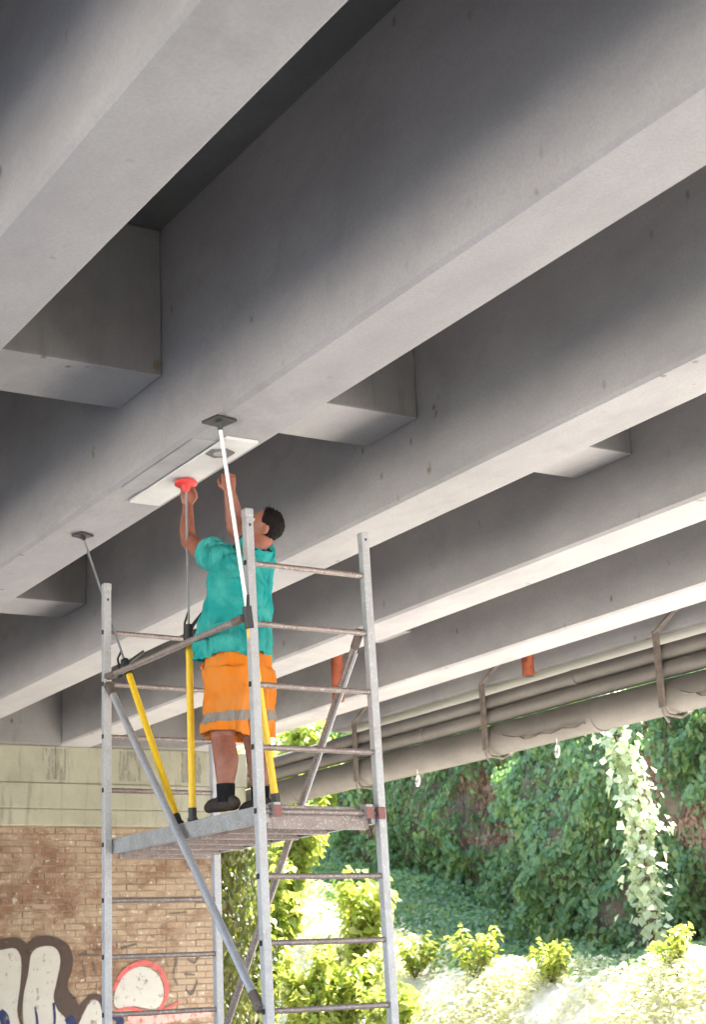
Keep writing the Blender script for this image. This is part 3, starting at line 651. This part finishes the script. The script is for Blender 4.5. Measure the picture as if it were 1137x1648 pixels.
J = dict(headc=Vector((4.325, 7.88, 2.545)), neck=Vector((4.275, 7.90, 2.42)), chest=Vector((4.19, 7.95, 2.20)), belly=Vector((4.16, 7.99, 1.93)), pelvis=Vector((4.175, 7.96, 1.70)),
         shL=Vector((4.095, 8.00, 2.36)), shR=Vector((4.335, 7.965, 2.385)), elL=Vector((4.078, 8.365, 2.56)), wrL=Vector((4.094, 8.415, 2.795)),
         elR=Vector((4.245, 8.10, 2.60)), wrR=Vector((4.18, 8.03, 2.785)),
         hpL=Vector((4.085, 7.93, 1.68)), hpR=Vector((4.265, 7.98, 1.68)), knL=Vector((4.06, 7.955, 1.33)), knR=Vector((4.30, 8.03, 1.34)), anL=Vector((4.05, 7.91, 1.00)), anR=Vector((4.305, 7.99, 1.00)))
def limb(mb, pts, rs, seg=16, n=5):
    out = []; ro = []
    L = smooth_line([tuple(p) for p in pts], n); R_ = np.interp(np.linspace(0, len(rs) - 1, len(L)), range(len(rs)), rs)
    mb.tube(L, list(R_), seg); mb.ball(L[0], R_[0], 12); mb.ball(L[-1], R_[-1], 12)
def hand(mb, wr, up, palm, side, curls, spread=.012, thumbside=1, reach=1.0, grip=False):
    # up: along the hand, palm: where the palm faces, side: towards the little finger
    up, palm, side = up.normalized(), palm.normalized(), side.normalized()
    for k in range(6):
        pass
    secs = [(wr + up * d, side, palm, a, b_) for d, a, b_ in ((-.02, .032, .024), (.01, .034, .021), (.04, .042, .019), (.07, .046, .018), (.092, .044, .015))]
    mb.loft(secs, 18)
    lens = (.072, .082, .077, .060)
    for f in range(4):
        o = (-1.5 + f) * .0205; p = wr + up * (.082) + side * o; c1, c2, c3 = curls[f]; a = 0; pts = [p - up * .03, p]; dirv = up + side * (-1.5 + f) * .06
        for seg_, c in zip((.44, .32, .26), (c1, c2, c3)):
            a += c; p = p + (dirv * math.cos(a) + palm * math.sin(a)).normalized() * lens[f] * seg_; pts.append(p)
        mb.tube(pts, [.0112, .0112, .0108, .0098, .0084], 10)
        for q, r in zip(pts[1:], [.0112, .0109, .0099, .0085]): mb.ball(q, r, 8)
    p = wr + up * .025 - side * .026; t1 = p + (-side * .8 + up * .7 + palm * .5).normalized() * .042; t2 = t1 + (up * 1.0 + palm * .65 - side * (.1 if not grip else -.3)).normalized() * .034; t3 = t2 + (up * .8 + palm * .8 + side * (.35 if grip else 0)).normalized() * .027
    mb.tube([p - up * .01, p, t1, t2, t3], [.015, .015, .0115, .0105, .0085], 10)
    for q, r in zip([t1, t2, t3], [.0115, .0105, .0085]): mb.ball(q, r, 8)
body = MB()
# torso and neck
body.loft([(J['pelvis'] + Vector((0, 0, -.06)), LF, FW, .14, .11), (J['pelvis'], LF, FW, .165, .125), (J['belly'] + Vector((0, 0, -.07)), LF, FW, .165, .135), (J['belly'] + Vector((0, 0, .05)), LF, FW, .165, .135),
           (J['chest'], LF, FW, .17, .125), (J['chest'] + Vector((.03, -.01, .10)), LF, FW, .165, .105), (J['neck'] - Vector((.02, -.01, .05)), LF, FW, .105, .08), (J['neck'], LF, FW, .06, .06)], 24)
hu = (UP * .80 - FW * .42 + Vector((.12, 0, 0))).normalized()        # crown direction (head tipped back)
hf = (Vector((-.90, .36, 0)) + UP * .42); hf = (hf - hu * hf.dot(hu)).normalized()   # face direction
hs = hu.cross(hf).normalized()
hc = J['headc']
limb(body, [J['neck'] - Vector((.01, -.01, .05)), J['neck'] + hu * .02, hc - hu * .06 - hf * .02], [.068, .060, .058])
HT = Matrix((( hs.x, hf.x, hu.x, 0), (hs.y, hf.y, hu.y, 0), (hs.z, hf.z, hu.z, 0), (0, 0, 0, 1)))
body.ball(hc + hu * .022 - hf * .008, (.074, .093, .088), 20, HT); body.ball(hc - hu * .038 + hf * .030, (.056, .062, .068), 16, HT)
body.ball(hc - hu * .085 + hf * .060, (.026, .022, .020), 12, HT)
body.loft([(hc + hf * .083 + hu * .018, hs, hf, .010, .010), (hc + hf * .100 - hu * .012, hs, hf, .014, .014), (hc + hf * .098 - hu * .026, hs, hf, .017, .012)], 10)
body.ball(hc + hf * .088 + hu * .034, (.045, .012, .010), 10, HT)
for s_ in (-1, 1): body.ball(hc + hs * s_ * .077 - hf * .008 - hu * .006, (.009, .020, .033), 12, HT)
body.tube([hc + hf * .088 - hu * .050 - hs * .02, hc + hf * .094 - hu * .050, hc + hf * .088 - hu * .050 + hs * .02], [.006, .008, .006], 8)
# arms
limb(body, [J['shL'] + Vector((.05, -.03, -.03)), J['shL'], J['shL'].lerp(J['elL'], .5) - Vector((.0, 0, .012)), J['elL']], [.068, .068, .060, .052])
limb(body, [J['elL'], J['elL'].lerp(J['wrL'], .35) + Vector((-.006, .01, 0)), J['wrL']], [.050, .047, .032])
limb(body, [J['shR'] - Vector((.05, -.02, .03)), J['shR'], J['shR'].lerp(J['elR'], .5), J['elR']], [.070, .068, .061, .054])
limb(body, [J['elR'], J['elR'].lerp(J['wrR'], .35) + Vector((.006, .0, 0)), J['wrR']], [.054, .053, .035])
toCam = Vector((-.53, -.85, 0))
hand(body, J['wrL'], Vector((-.10, -.18, 1)), Vector((-.40, -.90, .0)), Vector((-.9, .4, 0)), [(.45, 1.1, .9), (.5, 1.15, .9), (.55, 1.2, .9), (.6, 1.2, .9)], grip=True)
hand(body, J['wrR'], Vector((-.05, .05, 1)), Vector((.45, .89, .0)), Vector((.89, -.45, 0)), [(.35, .9, .6), (.3, .8, .6), (.35, .85, .6), (.45, .9, .7)])
# legs
for s_ in 'LR':
    h_, k_, a_ = J['hp' + s_], J['kn' + s_], J['an' + s_]
    limb(body, [h_, h_.lerp(k_, .5) - FW * .0 + FW * .01, k_], [.095, .086, .067]); limb(body, [k_, k_.lerp(a_, .38) - FW * .018, k_.lerp(a_, .75) - FW * .004, a_ - Vector((0, 0, .02))], [.066, .070, .050, .041])
    FT = -Rv.lerp(Vector((0, 0, 0)), 0); FT = Vector((-.62, .78, 0)).normalized()
    limb(body, [a_ - Vector((0, 0, .035)) - FT * .02, a_ - Vector((0, 0, .045)) + FT * .04, a_ - Vector((0, 0, .052)) + FT * .08], [.028, .024, .016])
bo = finish(remesh(body, .0055, 5), 'body', M['skin'], person)
# hair: cap over the crown and back of the head
hb = MB(); hb.ball(hc + hu * .022 - hf * .010, (.080, .099, .094), 24, HT)
me = remesh(hb, .006, 2); bm = bmesh.new(); bm.from_mesh(me)
dele = [v for v in bm.verts if ((v.co - hc).dot(hf) > .040 - .25 * max(0, (.05 - (v.co - hc).dot(hu))) or (v.co - hc).dot(hu) < -.062 or ((v.co - hc).dot(hf) > .0 and (v.co - hc).dot(hu) < .022))]
bmesh.ops.delete(bm, geom=dele, context='VERTS')
for v in bm.verts: v.co += (v.co - hc).normalized() * (.005 * noise.noise(v.co * 60) + .006 * max(0, noise.noise(v.co * 140)))
bm.to_mesh(me); bm.free(); hair = finish(me, 'hair', M['hair'], person); sm_ = hair.modifiers.new('t', 'SOLIDIFY'); sm_.thickness = .008
ht = MB()
for k in range(260):
    d = Vector(rng.normal(0, 1, 3)); d = (d + hu * .8 - hf * .1).normalized(); q = hc + hu * .03 - hf * .015 + hs * d.dot(hs) * .078 + hf * d.dot(hf) * .093 + hu * d.dot(hu) * .090
    if (q - hc).dot(hu) < .06 or (q - hc).dot(hf) > .04: continue
    e = q + d * rng.uniform(.002, .010) + hf * .012; ht.tube([q - d * .006, e], [.004, .001], 4)
o = finish((lambda b_: (lambda me: (b_.b.to_mesh(me), b_.b.free(), me)[2])(bpy.data.meshes.new('tufts')))(ht), 'hair_tufts', M['hair'], person)
for s_ in (-1, 1):
    e = MB(); e.ball(hc + hs * s_ * .031 + hf * .078 + hu * .016, .0115, 12); under_ = e.build('eye', M['eye'], None, True); under_.parent = person; under_.matrix_parent_inverse = Matrix.Translation(-person.location)
# clothes: closed volume -> remesh -> open the hems -> thickness
def cloth(mb, vox, name, mt, cut, wr, sm=5, seed=0, th=.004):
    me = remesh(mb, vox, sm); bm = bmesh.new(); bm.from_mesh(me)
    bmesh.ops.delete(bm, geom=[v for v in bm.verts if cut(v.co)], context='VERTS')
    bm.normal_update()
    for v in bm.verts:
        p = v.co; w_ = noise.noise(p * 5) * .12; f = noise.noise(Vector((p.x * 9 + seed, p.y * 9, p.z * 3.2))) + .55 - 1.6 * abs(noise.noise(Vector(((p.x + w_) * 13, (p.y + w_) * 13 + seed, p.z * 4 + p.x * 8)))) + .3 * noise.noise(Vector((p.x * 26, p.y * 26 + seed, p.z * 14)))
        v.co += v.normal * f * wr(p)
    bm.to_mesh(me); bm.free(); o = finish(me, name, mt, person); s2 = o.modifiers.new('t', 'SOLIDIFY'); s2.thickness = th; s2.offset = 1; return o
sh = MB(); hemz = 1.775
sh.loft([(J['belly'] + Vector((0, -.01, hemz - 1.93 - .03)), LF, FW, .220, .19), (J['belly'] + Vector((0, 0, -.05)), LF, FW, .215, .195), (J['belly'] + Vector((0, 0, .07)), LF, FW, .197, .175), (J['chest'] - Vector((0, 0, .08)), LF, FW, .19, .155),
         (J['chest'] + Vector((.01, 0, .05)), LF, FW, .195, .138), (J['chest'] + Vector((.035, -.01, .14)), LF, FW, .17, .105), (J['neck'] - Vector((.01, -.01, .045)), LF, FW, .10, .082), (J['neck'] + Vector((.0, 0, .005)), LF, FW, .075, .07)], 32)
sd_ = {}
for s_, (a, b_) in dict(L=(J['shL'], J['elL']), R=(J['shR'], J['elR'])).items():
    d = (b_ - a).normalized(); inn = (J['chest'] + Vector((0, 0, .08))); e = a + d * .175; sd_[s_] = (a + d * .150, d)
    L = smooth_line([tuple(inn), tuple(a - d * .02), tuple(a + d * .08), tuple(e)], 5); sh.tube(L, list(np.interp(np.linspace(0, 3, len(L)), [0, 1, 2, 3], [.09, .085, .082, .092])), 20)
def cutS(p):
    if p.z < hemz + .012 * math.sin(p.x * 30) : return True
    for a, d in sd_.values():
        if (p - a).dot(d) > 0 and (p - a).length < .16: return True
    return (p - J['neck']).length < .075 and (p - J['neck']).dot(hu) > -.02
cloth(sh, .008, 't_shirt', M['teal'], cutS, lambda p: .024 + .02 * max(0, 2.1 - p.z), 5, 3)
cl = MB(); ring = [J['neck'] + (LF * math.cos(a) * .078 + FW * math.sin(a) * .072) + Vector((0, 0, -.018 + .01 * math.sin(a))) for a in np.linspace(0, 2 * math.pi, 25)]
cl.tube(ring, .007, 6, False); o = cl.build('collar', M['tealdark'], None, True); o.parent = person; o.matrix_parent_inverse = Matrix.Translation(-person.location)
sr, dr = sd_['R']; u1 = dr.orthogonal().normalized(); u2 = dr.cross(u1)
stp = MB(); stp.tube([sr - dr * .012 + (u1 * math.cos(a) + u2 * math.sin(a)) * .0935 for a in np.linspace(0, 2 * math.pi, 21)], .006, 6, False)
o = stp.build('sleeve_stripe', M['tealdark'], None, True); o.parent = person; o.matrix_parent_inverse = Matrix.Translation(-person.location)
# shorts
so_ = MB(); hem = 1.345
so_.loft([(J['pelvis'] + Vector((0, 0, -.06)), LF, FW, .20, .155), (J['pelvis'] + Vector((0, 0, .04)), LF, FW, .198, .155), (J['pelvis'] + Vector((0, 0, .15)), LF, FW, .178, .145)], 28)
for s_ in 'LR':
    h_, k_ = J['hp' + s_], J['kn' + s_]; so_.loft([(h_ + Vector((0, 0, .03)), LF, FW, .115, .15), (h_ + Vector((0, 0, -.10)), LF, FW, .112, .148), (h_.lerp(k_, .55), LF, FW, .112, .132), (Vector((k_.x, k_.y, hem - .02)), LF, FW, .115, .125)], 24)
shorts_ = cloth(so_, .008, 'shorts', M['orange'], lambda p: p.z < hem + .01 * math.sin(p.x * 25 + p.y * 9), lambda p: .014 + .022 * max(0, 1.65 - p.z) / .3 * .6, 5, 9)
bm = bmesh.new(); bm.from_mesh(shorts_.data); bm.normal_update()   # reflective tape follows the cloth
def in_band(c):
    leg = -1 if (c - J['pelvis']).dot(LF) > 0 else 1
    z = hem + .045 + .10 * ((c - J['pelvis']).dot(LF) * -1 + leg * -.02) + .03; return z < c.z < z + .052
bmesh.ops.delete(bm, geom=[f for f in bm.faces if not in_band(f.calc_center_median())], context='FACES'); bm.normal_update()
for v in bm.verts: v.co += v.normal * .0075
me = bpy.data.meshes.new('reflective_band'); bm.to_mesh(me); bm.free(); finish(me, 'reflective_band', M['band'], person)
kn = MB(); kp = J['pelvis'] + LF * .12 + FW * .15 + Vector((0, 0, .05))
kn.tube([kp + Vector((.0, 0, .02)), kp + Vector((-.03, -.01, -.01)), kp + Vector((-.01, -.02, -.04)), kp + Vector((.03, 0, -.01)), kp], .009, 8); o = kn.build('drawstring', M['orange'], None, True); o.parent = person; o.matrix_parent_inverse = Matrix.Translation(-person.location)
for s_ in 'LR':
    a_ = J['an' + s_]; sk = MB(); sk.tube([a_ + Vector((0, 0, -.03)), a_ + Vector((0, 0, .0)), a_ + Vector((0, 0, .07))], [.050, .049, .052], 16)
    o = sk.build('sock', M['sock'], None, True); o.parent = person; o.matrix_parent_inverse = Matrix.Translation(-person.location)
    s2 = MB(); z0 = .928
    limb(s2, [Vector((a_.x, a_.y, z0 + .035)) - FT * .045, Vector((a_.x, a_.y, z0 + .032)) + FT * .07, Vector((a_.x, a_.y, z0 + .022)) + FT * .10], [.040, .040, .032]); s2.tube([Vector((a_.x, a_.y, z0 + .03)), Vector((a_.x, a_.y, z0 + .085))], [.047, .050], 16)
    me = remesh(s2, .007, 4)
    for v in me.vertices: v.co.z = max(v.co.z, .908)
    finish(me, 'shoe', M['shoe'], person)
